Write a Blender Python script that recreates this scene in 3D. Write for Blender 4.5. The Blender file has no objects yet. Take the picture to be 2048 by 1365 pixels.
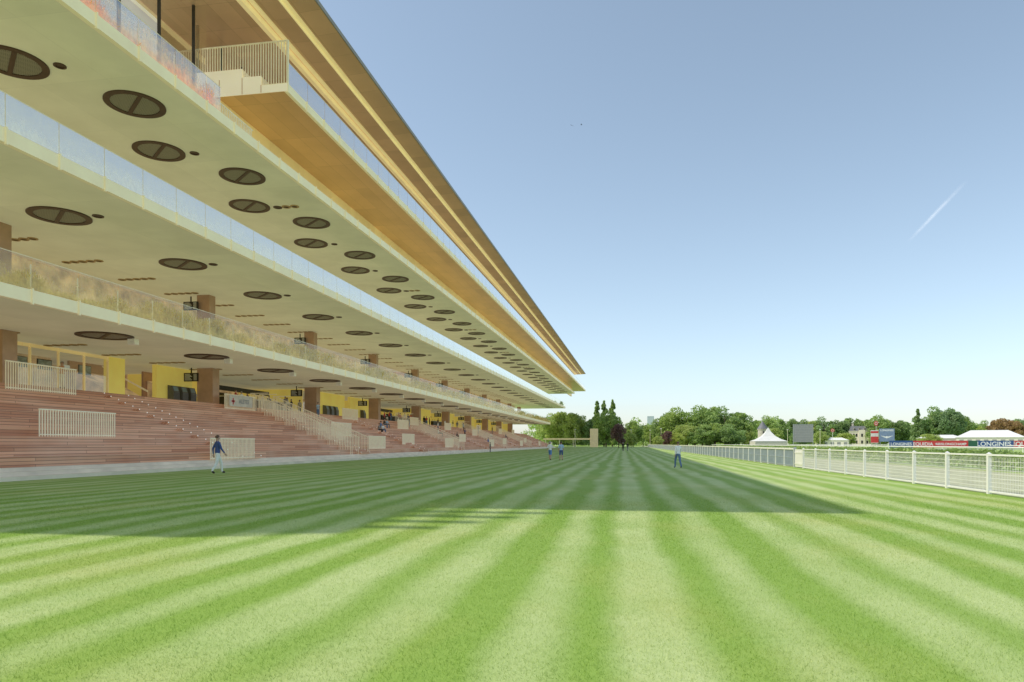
import bpy, bmesh, math, random
import numpy as np
from mathutils import Vector, Matrix
random.seed(7); rng=np.random.default_rng(7)
scene=bpy.context.scene; COL=scene.collection

# ------------------------------------------------------------------ materials
def nt(name):
    m=bpy.data.materials.new(name); m.use_nodes=True
    t=m.node_tree; b=t.nodes['Principled BSDF']; return m,t,b
def math_(t,op,a,b=None,c=None,clamp=False):
    n=t.nodes.new('ShaderNodeMath'); n.operation=op; n.use_clamp=clamp
    for i,v in enumerate((a,b,c)):
        if v is None: continue
        if isinstance(v,(int,float)): n.inputs[i].default_value=v
        else: t.links.new(v,n.inputs[i])
    return n.outputs[0]
def mixc(t,f,a,b,mode='MIX'):
    n=t.nodes.new('ShaderNodeMix'); n.data_type='RGBA'; n.blend_type=mode
    for idx,v in ((0,f),(6,a),(7,b)):
        if isinstance(v,(int,float)): n.inputs[idx].default_value=v
        elif isinstance(v,(tuple,list)): n.inputs[idx].default_value=(v[0],v[1],v[2],1)
        else: t.links.new(v,n.inputs[idx])
    return n.outputs[2]
def noise(t,vec,scale,detail=4,rough=.55):
    n=t.nodes.new('ShaderNodeTexNoise'); n.inputs['Scale'].default_value=scale
    n.inputs['Detail'].default_value=detail; n.inputs['Roughness'].default_value=rough
    if vec is not None: t.links.new(vec,n.inputs['Vector'])
    return n.outputs['Fac']
def ramp(t,f,lo,hi):
    n=t.nodes.new('ShaderNodeMapRange'); n.inputs[1].default_value=lo; n.inputs[2].default_value=hi
    t.links.new(f,n.inputs[0]); return n.outputs[0]
def pos(t):
    return t.nodes.new('ShaderNodeNewGeometry').outputs['Position']
def objc(t):
    return t.nodes.new('ShaderNodeTexCoord').outputs['Object']
def sc(c,k): return tuple(min(1,x*k) for x in c[:3])
def setcol(t,b,c,fill_glow=0):
    t.links.new(c,b.inputs['Base Color'])
    if fill_glow: t.links.new(c,b.inputs['Emission Color']); b.inputs['Emission Strength'].default_value=fill_glow  # added self-glow in the base colour, lifts surfaces that lie in shade
def M(name,c,rough=.6,metal=0,var=.12,scale=2.0,bump=0,spec=.4,fill_glow=0):
    m,t,b=nt(name); p=objc(t)
    f=ramp(t,noise(t,p,scale,6),.3,.7)
    setcol(t,b,mixc(t,f,sc(c,1-var),sc(c,1+var)),fill_glow)
    b.inputs['Roughness'].default_value=rough; b.inputs['Metallic'].default_value=metal
    b.inputs['Specular IOR Level'].default_value=spec
    if bump:
        bn=t.nodes.new('ShaderNodeBump'); bn.inputs['Strength'].default_value=bump; bn.inputs['Distance'].default_value=.02
        t.links.new(noise(t,p,scale*12,4),bn.inputs['Height']); t.links.new(bn.outputs[0],b.inputs['Normal'])
    return m
def brick(t,vec,bw,rh,mortar=.01,offset=.5):
    n=t.nodes.new('ShaderNodeTexBrick'); n.offset=offset
    n.inputs['Scale'].default_value=1; n.inputs['Brick Width'].default_value=bw; n.inputs['Row Height'].default_value=rh
    n.inputs['Mortar Size'].default_value=mortar; n.inputs['Mortar Smooth'].default_value=.1
    n.inputs['Color1'].default_value=(0,0,0,1); n.inputs['Color2'].default_value=(1,1,1,1); n.inputs['Mortar'].default_value=(.5,.5,.5,1)
    t.links.new(vec,n.inputs['Vector']); return n
def comb(t,a,b,c=0.0):
    n=t.nodes.new('ShaderNodeCombineXYZ')
    for i,v in enumerate((a,b,c)):
        if isinstance(v,(int,float)): n.inputs[i].default_value=v
        else: t.links.new(v,n.inputs[i])
    return n.outputs[0]
def sep(t,v):
    n=t.nodes.new('ShaderNodeSeparateXYZ'); t.links.new(v,n.inputs[0]); return n.outputs

def panel_mat(name,c,bw,rh,rough,metal,mortar=.012,var=.08,mc=.45,fill_glow=0):
    m,t,b=nt(name); p=pos(t); s=sep(t,p)
    bk=brick(t,comb(t,s[1],math_(t,'SUBTRACT',s[0],s[2])),bw,rh,mortar,.0)
    base=mixc(t,bk.outputs['Color'],sc(c,1-var),sc(c,1+var))
    ns=ramp(t,noise(t,p,.35,5),.3,.7)
    base=mixc(t,ns,base,mixc(t,1.0,base,(.88,.88,.86),'MULTIPLY'))
    base=mixc(t,bk.outputs['Fac'],base,sc(c,mc))
    setcol(t,b,base,fill_glow)
    b.inputs['Roughness'].default_value=rough; b.inputs['Metallic'].default_value=metal
    return m
soffit_m=panel_mat('soffit_paint',(.82,.79,.57),5.4,4.0,.7,0,.008,.03,.8,fill_glow=.13)  # stand materials carry a faint glow as fill, none is a lamp
gold_m=panel_mat('gold_panel',(.66,.43,.20),5.6,1.3,.28,.65,.012,.08,.6,fill_glow=.06)
goldb_m=panel_mat('bright_gold',(.90,.68,.30),5.6,1.3,.45,.2,.012,.06,.7,fill_glow=.22)
brown_m=panel_mat('bronze_brown',(.60,.41,.24),2.8,1.5,.4,.4,.012,.1,.6,fill_glow=.10)
fascia_m=M('cream_anodised',(.97,.84,.55),.45,.05,.05,.8,fill_glow=.13)
stripe_m=M('yellow_strip',(.98,.80,.44),.4,.1,.05,.8,fill_glow=.25)
bronze_m=M('bronze_column',(.44,.28,.18),.45,.3,.12,1.2,fill_glow=.06)
dark_m=M('dark_metal',(.05,.045,.04),.4,.3,.2,2)
darkb_m=M('dark_bronze_ring',(.09,.045,.028),.45,.2,.15,3)
beige_m=M('beige_metal',(.94,.84,.62),.45,.05,.08,3,fill_glow=.08)
yellow_m=M('yellow_wall',(.92,.74,.18),.6,0,.06,.7,fill_glow=.17)
warm_m=M('warm_interior',(.66,.48,.28),.6,0,.45,.9,fill_glow=.16)
white_m=M('white_paint',(.84,.83,.79),.45,0,.05,2)
greyp_m=M('grey_blue_paint',(.44,.47,.48),.5,0,.1,2)
conc_m=M('concrete',(.58,.55,.50),.8,0,.12,1.5,.3)
stone_m=M('pale_stone',(.58,.52,.44),.8,0,.1,1,.2)
slate_m=M('slate_roof',(.18,.18,.19),.6,0,.2,1)
tent_m=M('white_canvas',(.78,.77,.73),.7,0,.04,.6)
roof_top_m=M('zinc_roof',(.34,.30,.27),.5,.2,.1,1)
red_m=M('red_paint',(.62,.06,.06),.5,0,.05,3)
navy_m=M('navy_panel',(.04,.10,.28),.5,0,.05,3)
greenp_m=M('green_panel',(.04,.14,.08),.5,0,.05,3)
letter_m=M('white_lettering',(.9,.9,.9),.5,0,.02,3)
tower_m=M('distant_tower',(.50,.55,.60),.8,0,.08,.1)
skin_m=M('skin',(.60,.37,.27),.55,0,.08,8)
hair_m=M('hair',(.05,.035,.025),.6,0,.3,20)
bird_m=M('bird_dark',(.03,.03,.03),.7)
m,t,b=nt('vent_grille'); p=objc(t); s=sep(t,p)
w=math_(t,'SINE',math_(t,'MULTIPLY',s[0],60)); w2=math_(t,'SINE',math_(t,'MULTIPLY',s[1],60))
f=ramp(t,math_(t,'MAXIMUM',w,w2),.3,.9)
setcol(t,b,mixc(t,f,(.09,.08,.05),(.36,.33,.23)),.09); b.inputs['Roughness'].default_value=.6
grille_m=m
m,t,b=nt('terrace_wood'); p=pos(t); s=sep(t,p)
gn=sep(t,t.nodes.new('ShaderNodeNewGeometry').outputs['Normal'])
v=comb(t,s[1],math_(t,'SUBTRACT',s[2],s[0]))
bk=brick(t,v,6.5,.15,.009,.37)
n1=noise(t,comb(t,math_(t,'MULTIPLY',s[1],.4),math_(t,'MULTIPLY',math_(t,'SUBTRACT',s[2],s[0]),12)),1.5,6)
n2=noise(t,p,.22,3)
base=mixc(t,bk.outputs['Color'],(.46,.21,.12),(.71,.40,.25))
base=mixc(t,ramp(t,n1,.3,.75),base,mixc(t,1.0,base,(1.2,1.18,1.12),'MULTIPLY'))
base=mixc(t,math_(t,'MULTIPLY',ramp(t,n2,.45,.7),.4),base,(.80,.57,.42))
base=mixc(t,bk.outputs['Fac'],base,(.12,.06,.035))  # dark plank joints, deepened as a painted nosing shadow
base=mixc(t,math_(t,'MULTIPLY',math_(t,'ABSOLUTE',gn[2]),.4),base,(.88,.70,.55))  # tread to riser contrast painted in by face direction
setcol(t,b,base,.07); b.inputs['Roughness'].default_value=.65  # slight wood glow fills the shaded terrace
wood_m=m
def glass_mat(name,z0,uz,Y0,h,c,amount,gloss=.35,fres=1.3,fill_glow=0):
    m,t,b=nt(name); t.nodes.remove(b); out=t.nodes['Material Output']
    p=pos(t); s=sep(t,p)
    hh=math_(t,'DIVIDE',math_(t,'SUBTRACT',math_(t,'SUBTRACT',s[2],z0),math_(t,'MULTIPLY',math_(t,'SUBTRACT',s[1],Y0),uz)),h)
    n=noise(t,comb(t,0.0,math_(t,'MULTIPLY',s[1],2.0),math_(t,'MULTIPLY',s[2],1.2)),2.2,4,.5)
    big=noise(t,comb(t,0.0,math_(t,'MULTIPLY',s[1],.35),s[2]),1.2,3)
    g=math_(t,'SUBTRACT',math_(t,'ADD',math_(t,'MULTIPLY',n,.8),math_(t,'MULTIPLY',big,.9)),math_(t,'MULTIPLY',hh,.7))
    fr=math_(t,'MULTIPLY',ramp(t,g,.15,.95),amount,clamp=True)
    tr=t.nodes.new('ShaderNodeBsdfTransparent'); tr.inputs[0].default_value=(.98,.99,.97,1)
    gl=t.nodes.new('ShaderNodeBsdfGlossy'); gl.inputs['Roughness'].default_value=.03; gl.inputs[0].default_value=(1,.99,.95,1)
    di=t.nodes.new('ShaderNodeBsdfDiffuse')
    cc=mixc(t,ramp(t,noise(t,p,3,3),.3,.7),sc(c,.82),sc(c,1.08)); t.links.new(cc,di.inputs[0])
    tl=t.nodes.new('ShaderNodeBsdfTranslucent'); t.links.new(cc,tl.inputs[0])
    dm=t.nodes.new('ShaderNodeAddShader'); t.links.new(di.outputs[0],dm.inputs[0]); t.links.new(tl.outputs[0],dm.inputs[1])
    lw=t.nodes.new('ShaderNodeFresnel'); lw.inputs[0].default_value=1.5
    ff=math_(t,'ADD',math_(t,'MULTIPLY',lw.outputs[0],fres),gloss,clamp=True)
    m1=t.nodes.new('ShaderNodeMixShader'); t.links.new(ff,m1.inputs[0]); t.links.new(tr.outputs[0],m1.inputs[1]); t.links.new(gl.outputs[0],m1.inputs[2])
    m2=t.nodes.new('ShaderNodeMixShader'); t.links.new(fr,m2.inputs[0]); t.links.new(m1.outputs[0],m2.inputs[1]); t.links.new(dm.outputs[0],m2.inputs[2])
    t.links.new(m2.outputs[0],out.inputs[0]); return m
glasswall_m=glass_mat('window_glass',0,0,0,3,(.1,.1,.1),0.0,.40)
glassbar_m=glass_mat('bar_window_glass',0,0,0,3,(.1,.1,.1),0.0,.04)
def leaf_mat(name,c1,c2,ex=0):
    m,t,b=nt(name); out=t.nodes['Material Output']
    g=t.nodes.new('ShaderNodeNewGeometry')
    oi=t.nodes.new('ShaderNodeObjectInfo')
    f=math_(t,'ADD',math_(t,'MULTIPLY',g.outputs['Random Per Island'],.5),math_(t,'MULTIPLY',ramp(t,noise(t,objc(t),.45,4),.3,.7),.5))
    cc=mixc(t,f,c1,c2)
    cc=mixc(t,math_(t,'MULTIPLY',oi.outputs['Random'],.6),cc,mixc(t,1.0,cc,(1.35,1.2,.8),'MULTIPLY'))
    t.links.new(cc,b.inputs['Base Color']); b.inputs['Roughness'].default_value=.7; b.inputs['Specular IOR Level'].default_value=.2
    tl=t.nodes.new('ShaderNodeBsdfTranslucent'); t.links.new(mixc(t,1.0,cc,(1.15,1.15,.75),'MULTIPLY'),tl.inputs[0])
    mx=t.nodes.new('ShaderNodeMixShader'); mx.inputs[0].default_value=.45
    t.links.new(b.outputs[0],mx.inputs[1]); t.links.new(tl.outputs[0],mx.inputs[2]); t.links.new(mx.outputs[0],out.inputs[0])
    return m
leaf_m=leaf_mat('foliage_green',(.18,.29,.12),(.46,.60,.26))
leafy_m=leaf_mat('foliage_light_green',(.28,.38,.13),(.58,.66,.28))
leafd_m=leaf_mat('foliage_dark',(.15,.25,.13),(.36,.48,.24))
leafp_m=leaf_mat('foliage_purple',(.16,.10,.11),(.36,.24,.24))
leafr_m=leaf_mat('foliage_russet',(.24,.18,.11),(.52,.38,.25))
dryg_m=leaf_mat('dry_ornamental_grass',(.55,.46,.16),(.98,.84,.42))
oranget_m=leaf_mat('orange_ornamental_grass',(.85,.42,.16),(1,.72,.38))
bark_m=M('bark',(.18,.14,.10),.9,0,.3,3,.5)
def grass_mat(name,blade=False):
    m,t,b=nt(name); p=pos(t); s=sep(t,p)
    wob=math_(t,'SUBTRACT',noise(t,comb(t,math_(t,'MULTIPLY',s[0],.22),math_(t,'MULTIPLY',s[1],.13)),1.0,2),.5)
    wob2=math_(t,'SUBTRACT',noise(t,comb(t,math_(t,'MULTIPLY',s[0],.6),math_(t,'MULTIPLY',s[1],.8)),1.0,3),.5)
    xx=math_(t,'ADD',math_(t,'ADD',s[0],math_(t,'MULTIPLY',wob,1.0)),math_(t,'MULTIPLY',wob2,.26))
    sn=math_(t,'SINE',math_(t,'MULTIPLY',xx,2*math.pi/1.08))
    sn2=math_(t,'SINE',math_(t,'ADD',math_(t,'MULTIPLY',xx,2*math.pi/2.9),1.1))
    st=ramp(t,math_(t,'ADD',sn,math_(t,'MULTIPLY',sn2,.5)),-.75,.75)
    amp=ramp(t,noise(t,p,.33,4),.32,.68)
    fac=math_(t,'MULTIPLY',st,math_(t,'ADD',math_(t,'MULTIPLY',amp,.55),.45),clamp=True)
    base=mixc(t,fac,(.285,.435,.085),(.54,.63,.29))
    dry=ramp(t,noise(t,comb(t,math_(t,'MULTIPLY',s[0],.8),math_(t,'MULTIPLY',s[1],.5)),.45,5,.6),.48,.74)
    base=mixc(t,math_(t,'MULTIPLY',dry,.32),base,(.60,.56,.20))
    g=noise(t,p,75,3,.8)
    g2=noise(t,p,12,4,.7)
    gf=math_(t,'ADD',math_(t,'MULTIPLY',ramp(t,g,.3,.7),.85),math_(t,'MULTIPLY',ramp(t,g2,.3,.7),.15))
    base=mixc(t,gf,mixc(t,1.0,base,(.76,.80,.70),'MULTIPLY'),mixc(t,1.0,base,(1.2,1.16,1.22),'MULTIPLY'))
    if blade:
        gg=t.nodes.new('ShaderNodeNewGeometry'); r=gg.outputs['Random Per Island']
        base=mixc(t,r,mixc(t,1.0,base,(.72,.80,.62),'MULTIPLY'),mixc(t,1.0,base,(1.55,1.4,1.55),'MULTIPLY'))
    else:
        bn=t.nodes.new('ShaderNodeBump'); bn.inputs['Strength'].default_value=.3; bn.inputs['Distance'].default_value=.015
        t.links.new(g,bn.inputs['Height']); t.links.new(bn.outputs[0],b.inputs['Normal'])
    t.links.new(base,b.inputs['Base Color']); b.inputs['Roughness'].default_value=.75; b.inputs['Specular IOR Level'].default_value=.12
    if blade:
        out=t.nodes['Material Output']; tl=t.nodes.new('ShaderNodeBsdfTranslucent'); t.links.new(base,tl.inputs[0])
        mx=t.nodes.new('ShaderNodeMixShader'); mx.inputs[0].default_value=.4
        t.links.new(b.outputs[0],mx.inputs[1]); t.links.new(tl.outputs[0],mx.inputs[2]); t.links.new(mx.outputs[0],out.inputs[0])
    return m
grass_m=grass_mat('mown_grass'); blade_m=grass_mat('grass_blades',True)

# ------------------------------------------------------------------ builders
class B:
    def __init__(s,T=None): s.v=[];s.f=[];s.m=[];s.T=T;s.keep=False
    def pts(s,ps,faces,m=0):
        k=len(s.v)
        for q in ps: s.v.append(s.T(*q) if s.T else tuple(q))
        for f in faces: s.f.append(tuple(k+i for i in f)); s.m.append(m)
    def box(s,x0,x1,y0,y1,z0,z1,m=0):
        s.pts([(x0,y0,z0),(x1,y0,z0),(x1,y1,z0),(x0,y1,z0),(x0,y0,z1),(x1,y0,z1),(x1,y1,z1),(x0,y1,z1)],
              [(3,2,1,0),(4,5,6,7),(0,1,5,4),(1,2,6,5),(2,3,7,6),(3,0,4,7)],m)
    def pane(s,x,y0,y1,z0,z1,m=0):
        s.keep=True
        s.pts([(x,y0,z0),(x,y1,z0),(x,y1,z1),(x,y0,z1)],[(0,1,2,3)],m)
    def cyl(s,p0,p1,r0,r1=None,n=12,m=0):
        r1=r0 if r1 is None else r1
        p0=Vector(p0);p1=Vector(p1);d=(p1-p0).normalized()
        a=d.orthogonal().normalized(); bb=d.cross(a)
        ps=[]
        for p,r in ((p0,r0),(p1,r1)):
            for i in range(n):
                t=2*math.pi*i/n; ps.append(tuple(p+a*math.cos(t)*r+bb*math.sin(t)*r))
        fs=[(i,(i+1)%n,n+(i+1)%n,n+i) for i in range(n)]+[tuple(range(n-1,-1,-1)),tuple(range(n,2*n))]
        s.pts(ps,fs,m)
    def prism(s,profile,y0,y1,m=0):
        n=len(profile); ps=[(x,y0,z) for x,z in profile]+[(x,y1,z) for x,z in profile]
        s.pts(ps,[(i,(i+1)%n,n+(i+1)%n,n+i) for i in range(n)]+[tuple(range(n-1,-1,-1)),tuple(range(n,2*n))],m)
    def ell(s,c,r,nu=10,nv=7,m=0):
        ps=[];fs=[]
        for j in range(nv+1):
            ph=math.pi*j/nv
            for i in range(nu):
                th=2*math.pi*i/nu
                ps.append((c[0]+r[0]*math.sin(ph)*math.cos(th),c[1]+r[1]*math.sin(ph)*math.sin(th),c[2]+r[2]*math.cos(ph)))
        for j in range(nv):
            for i in range(nu): fs.append((j*nu+i,j*nu+(i+1)%nu,(j+1)*nu+(i+1)%nu,(j+1)*nu+i))
        s.pts(ps,fs,m)
    def mesh(s,name,mats):
        me=bpy.data.meshes.new(name); me.from_pydata(s.v,[],s.f); 
        for x in mats: me.materials.append(x)
        me.polygons.foreach_set('material_index',s.m)
        if not s.keep:
            bm=bmesh.new(); bm.from_mesh(me); bmesh.ops.recalc_face_normals(bm,faces=bm.faces); bm.to_mesh(me); bm.free()
        me.update(); return me
    def obj(s,name,mats,parent=None,**pr):
        return link(name,s.mesh(name,mats),parent,**pr)
def link(name,data,parent=None,**pr):
    o=bpy.data.objects.new(name,data); COL.objects.link(o)
    if parent is not None:
        o.parent=parent
        if parent.get('_w') is not None: o.matrix_parent_inverse=Matrix.Translation(-parent.location)
    for k,v in pr.items(): o[k]=v
    return o
def top(name,label,cat,loc=(0,0,0),group=None,worldkids=False):
    e=bpy.data.objects.new(name,None); COL.objects.link(e); e.location=loc; e.empty_display_size=.5
    e['label']=label; e['category']=cat
    if group: e['group']=group
    if worldkids: e['_w']=1
    return e
def dup(o,loc,rz=0,s=(1,1,1),label=None):
    def rec(a,par):
        c=a.copy(); COL.objects.link(c)
        if par is not None: c.parent=par; c.matrix_parent_inverse=a.matrix_parent_inverse.copy()
        for ch in list(kids.get(a.name,[])): rec(ch,c)
        return c
    kids={}
    def coll(a):
        kids[a.name]=list(a.children)
        for ch in a.children: coll(ch)
    coll(o); c=rec(o,None); c.location=loc; c.rotation_euler=(0,0,rz); c.scale=s
    if label: c['label']=label
    return c
def fast(name,v,f,mats):
    k=f.shape[1]; me=bpy.data.meshes.new(name)
    me.vertices.add(len(v)); me.vertices.foreach_set('co',v.astype(np.float32).ravel())
    me.loops.add(f.size); me.loops.foreach_set('vertex_index',f.astype(np.int32).ravel())
    me.polygons.add(len(f)); me.polygons.foreach_set('loop_start',np.arange(0,f.size,k,dtype=np.int32))
    for x in mats: me.materials.append(x)
    me.update(calc_edges=True); return me
def leaves(pts,size):
    n=len(pts); a=rng.normal(size=(n,3)); a/=np.linalg.norm(a,axis=1)[:,None]
    b=rng.normal(size=(n,3)); b-=a*(a*b).sum(1)[:,None]; b/=np.linalg.norm(b,axis=1)[:,None]
    s=(size*rng.uniform(.6,1.3,n))[:,None]
    v=np.stack([pts-a*s,pts-b*s*.6,pts+a*s,pts+b*s*.6],1).reshape(-1,3)
    return v,np.arange(4*n).reshape(-1,4)
def clumps(cent,rad,npc):
    K=len(cent); d=rng.normal(size=(K,npc,3)); d/=np.linalg.norm(d,axis=2)[:,:,None]
    r=rng.uniform(.35,1,(K,npc,1))**.6
    return (cent[:,None,:]+d*r*rad[:,None,None]*np.array([1,1,.8])).reshape(-1,3)

# ------------------------------------------------------------------ camera, light
cam=bpy.data.cameras.new('camera'); co=bpy.data.objects.new('camera',cam); COL.objects.link(co)
cam.lens=24; cam.sensor_width=36; cam.shift_y=.1003; cam.clip_end=30000; cam.clip_start=.05
co.location=(0,0,1.5); co.rotation_euler=(math.radians(90),0,math.radians(9.2)); scene.camera=co
d=Vector((.83,.2,-1))
sun=bpy.data.lights.new('sun','SUN'); sun.energy=3.0; sun.angle=math.radians(.53); sun.color=(1,.93,.80)
so=bpy.data.objects.new('sun',sun); COL.objects.link(so); so.rotation_euler=d.to_track_quat('-Z','Y').to_euler(); so.location=(-80,-20,100)
w=bpy.data.worlds.new('World'); scene.world=w; w.use_nodes=True
t=w.node_tree; sky=t.nodes.new('ShaderNodeTexSky'); sky.sky_type='NISHITA'; sky.sun_disc=False
sky.sun_elevation=math.atan2(1,math.hypot(.83,.2)); sky.sun_rotation=math.atan2(-.83,-.2)%(2*math.pi)
sky.air_density=.9; sky.dust_density=.8; sky.ozone_density=1.9
hs=t.nodes.new('ShaderNodeHueSaturation'); hs.inputs['Hue'].default_value=.487; hs.inputs['Saturation'].default_value=.80; hs.inputs['Value'].default_value=1.0
t.links.new(sky.outputs[0],hs.inputs['Color'])
gm2=t.nodes.new('ShaderNodeGamma'); gm2.inputs[1].default_value=.90; t.links.new(hs.outputs[0],gm2.inputs[0])
bg=t.nodes['Background']; bg.inputs[1].default_value=.225; t.links.new(gm2.outputs[0],bg.inputs[0])
scene.view_settings.view_transform='Standard'; scene.view_settings.look='None'; scene.view_settings.exposure=0

# ------------------------------------------------------------------ ground
g=B(); g.pts([(-4000,-1500,0),(4000,-1500,0),(4000,7000,0),(-4000,7000,0)],[(0,1,2,3)])
g.obj('ground',[grass_m],kind='structure')
m,t,b=nt('track_turf'); p=pos(t); f1=ramp(t,noise(t,p,.15,5),.3,.7); f2=ramp(t,noise(t,p,3,5),.3,.7)
cc=mixc(t,f1,(.18,.28,.08),(.32,.40,.14)); cc=mixc(t,math_(t,'MULTIPLY',f2,.4),cc,(.44,.42,.22)); t.links.new(cc,b.inputs['Base Color']); b.inputs['Roughness'].default_value=.8
g=B(); g.pts([(34.2,-100,.004),(61.8,-100,.004),(61.8,900,.004),(34.2,900,.004)],[(0,1,2,3)]); g.obj('race_track',[m],kind='structure')
g=B(); g.pts([(10.95,-100,.005),(19.5,-100,.005),(19.5,500,.005),(10.95,500,.005)],[(0,1,2,3)]); g.obj('path',[M('sandy_path',(.46,.46,.28),.9,0,.25,.8,.3)],kind='structure')
n=680000
D=rng.uniform(3,23,n); a=rng.uniform(-1.05,.75,n); X=a*D; Y=1.013*D+.162*X
h=rng.uniform(.012,.024,n)*np.clip((25-D)/10,.3,1); ang=rng.uniform(0,2*np.pi,n); wd=rng.uniform(.0011,.0022,n)*np.clip(D/7,1,2.4)
lean=rng.normal(0,.012,(n,2))
p=np.stack([X,Y,np.zeros(n)],1); dx=np.stack([np.cos(ang)*wd,np.sin(ang)*wd,np.zeros(n)],1)
tip=p+np.stack([lean[:,0],lean[:,1],h],1)
v=np.stack([p-dx,p+dx,tip],1).reshape(-1,3)
link('grass',fast('grass',v,np.arange(3*n).reshape(-1,3),[blade_m]),kind='stuff',label='short mown lawn grass blades on the racecourse',category='grass')

# ------------------------------------------------------------------ grandstand
GS=top('grandstand','long cantilevered golden grandstand with stacked overhanging floors','grandstand',(-40,120,0),worldkids=True)
def shear(ux,uz,Y0): return lambda x,y,z:(x+ux*(y-Y0),y,z+uz*(y-Y0))
W=2.8
vb=B()
def ring(bb,r0,r1,z0,z1,n=40,m=0,cx=0,cy=0):
    ps=[];
    for r,z in ((r1,z1),(r1,z0),(r0,z0),(r0,z1)):
        for i in range(n):
            q=2*math.pi*i/n; ps.append((cx+r*math.cos(q),cy+r*math.sin(q),z))
    fs=[]
    for k in range(4):
        for i in range(n): fs.append((k*n+i,k*n+(i+1)%n,((k+1)%4)*n+(i+1)%n,((k+1)%4)*n+i))
    bb.pts(ps,fs,m)
ring(vb,1.26,1.6,-.07,.05)
vb.cyl((0,0,-.03),(0,0,.04),1.27,n=40,m=1)
q=math.radians(-40); cx,sx=math.cos(q),math.sin(q)
hw=.11
vb.pts([( cx*a_-sx*b_, sx*a_+cx*b_, z) for z in(-.075,-.028) for a_,b_ in((-1.3,-hw),(1.3,-hw),(1.3,hw),(-1.3,hw))],
  [(3,2,1,0),(4,5,6,7),(0,1,5,4),(1,2,6,5),(2,3,7,6),(3,0,4,7)],0)
vent_me=vb.mesh('ceiling_vent',[darkb_m,grille_m])
sb=B(); ring(sb,.20,.30,-.05,.05,20); sb.cyl((0,0,-.02),(0,0,.04),.21,n=20,m=0); small_me=sb.mesh('ceiling_spotlight',[darkb_m])
cb=B()
brass_m=M('brass_ring',(.42,.28,.12),.4,.3,fill_glow=.05)
for i in range(5): ring(cb,.20,.30,-.05,.05,16,0,-1.3+.65*i,0); cb.cyl((-1.3+.65*i,0,-.02),(-1.3+.65*i,0,.04),.21,n=16,m=1)
chain_me=cb.mesh('ceiling_light_row',[brass_m,darkb_m])
cb=B()
for i in range(3): ring(cb,.22,.36,-.05,.05,16,1 if i==0 else 0,.75*i,0); cb.cyl((.75*i,0,-.02),(.75*i,0,.04),.23,n=16,m=1)
trio_me=cb.mesh('ceiling_spotlight',[brass_m,darkb_m])

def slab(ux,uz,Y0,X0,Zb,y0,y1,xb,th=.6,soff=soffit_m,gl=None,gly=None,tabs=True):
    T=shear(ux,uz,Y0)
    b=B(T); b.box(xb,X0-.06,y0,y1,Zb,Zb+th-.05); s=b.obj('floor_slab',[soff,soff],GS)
    b=B(T); y=y0
    while y<y1-.1:
        b.box(X0-.055,X0,y+.012,min(y+W,y1)-.012,Zb-.02,Zb+th)
        if tabs: b.box(X0-.05,X0+.07,y-.04,y+.04,Zb-.10,Zb+th+.06,0)
        y+=W
    b.box(X0-.25,X0-.058,y0+.01,y1-.01,Zb-.018,Zb-.002)
    b.obj('fascia',[fascia_m],s)
    if gl:
        g0,g1=gly; b=B(T); y=g0
        while y<g1-.1:
            b.pane(X0-.04,y+.02,min(y+W,g1)-.02,Zb+th+.03,Zb+th+1.5)
            y+=W
        b.obj('glass_balustrade',[gl],s)
        b=B(T); b.box(X0-.055,X0-.025,g0,g1,Zb+th+1.505,Zb+th+1.53); 
        y=g0
        while y<g1: b.box(X0-.12,X0-.055,y-.015,y+.015,Zb+th-.04,Zb+th+1.2); y+=W
        b.obj('handrail',[beige_m],s)
    return s,T
def vents(s,T,Zb,x,ystart,step,yend,me,name):
    y=ystart
    while y<yend:
        o=link(name,me,s); o.location=T(x,y,Zb); y+=step
YN=5.8
gl1=glass_mat('glass_print_beige',8.78,.002,32,1.5,(.98,.82,.42),.40,.02,.7)
gl2=glass_mat('glass_print_pale',15.06,.007,32.7,1.5,(1,.93,.78),.28,.58)
gl3=glass_mat('glass_print_orange',21.56,.0095,37.6,1.5,(1,.68,.36),.6,.40)
gl4=glass_mat('glass_print_sky',26.1,.0095,43.4,1.5,(.95,.76,.62),.15,.68)
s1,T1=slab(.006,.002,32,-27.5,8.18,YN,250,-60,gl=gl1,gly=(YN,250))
vents(s1,T1,8.18,-31.6,16.8,10.4,248,vent_me,'ceiling_vent')
vents(s1,T1,8.18,-37.3,20,5.2,240,chain_me,'ceiling_light_row')
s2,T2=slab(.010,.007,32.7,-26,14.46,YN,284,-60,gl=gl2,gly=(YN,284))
vents(s2,T2,14.46,-31.6,12.4,10.9,280,vent_me,'ceiling_vent')
vents(s2,T2,14.46,-29.5,12.8,10.9,280,small_me,'ceiling_spotlight')
vents(s2,T2,14.46,-38.2,16,5.45,250,chain_me,'ceiling_light_row')
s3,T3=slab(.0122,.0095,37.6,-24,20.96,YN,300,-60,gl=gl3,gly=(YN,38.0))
vents(s3,T3,20.96,-27.5,13.2,10.95,296,vent_me,'ceiling_vent')
vents(s3,T3,20.96,-30.5,19.2,10.95,296,vent_me,'ceiling_vent')
y=19.9+10.95; k=0
while y<296:
    o=link('ceiling_spotlight',trio_me if k%3==2 else small_me,s3); o.location=T3(-28.4,y,20.96); y+=10.95; k+=1
o=link('ceiling_spotlight',trio_me,s3); o.location=T3(-28.6,19.9,20.96)
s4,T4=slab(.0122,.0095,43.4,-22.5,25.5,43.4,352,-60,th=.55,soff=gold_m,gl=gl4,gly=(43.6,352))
b=B(shear(.0122,.0095,43.4)); b.box(-28.2,-27.7,43.6,330,21.62,25.48); b.obj('gold_wall',[goldb_m],GS)
b=B(T4)
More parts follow.
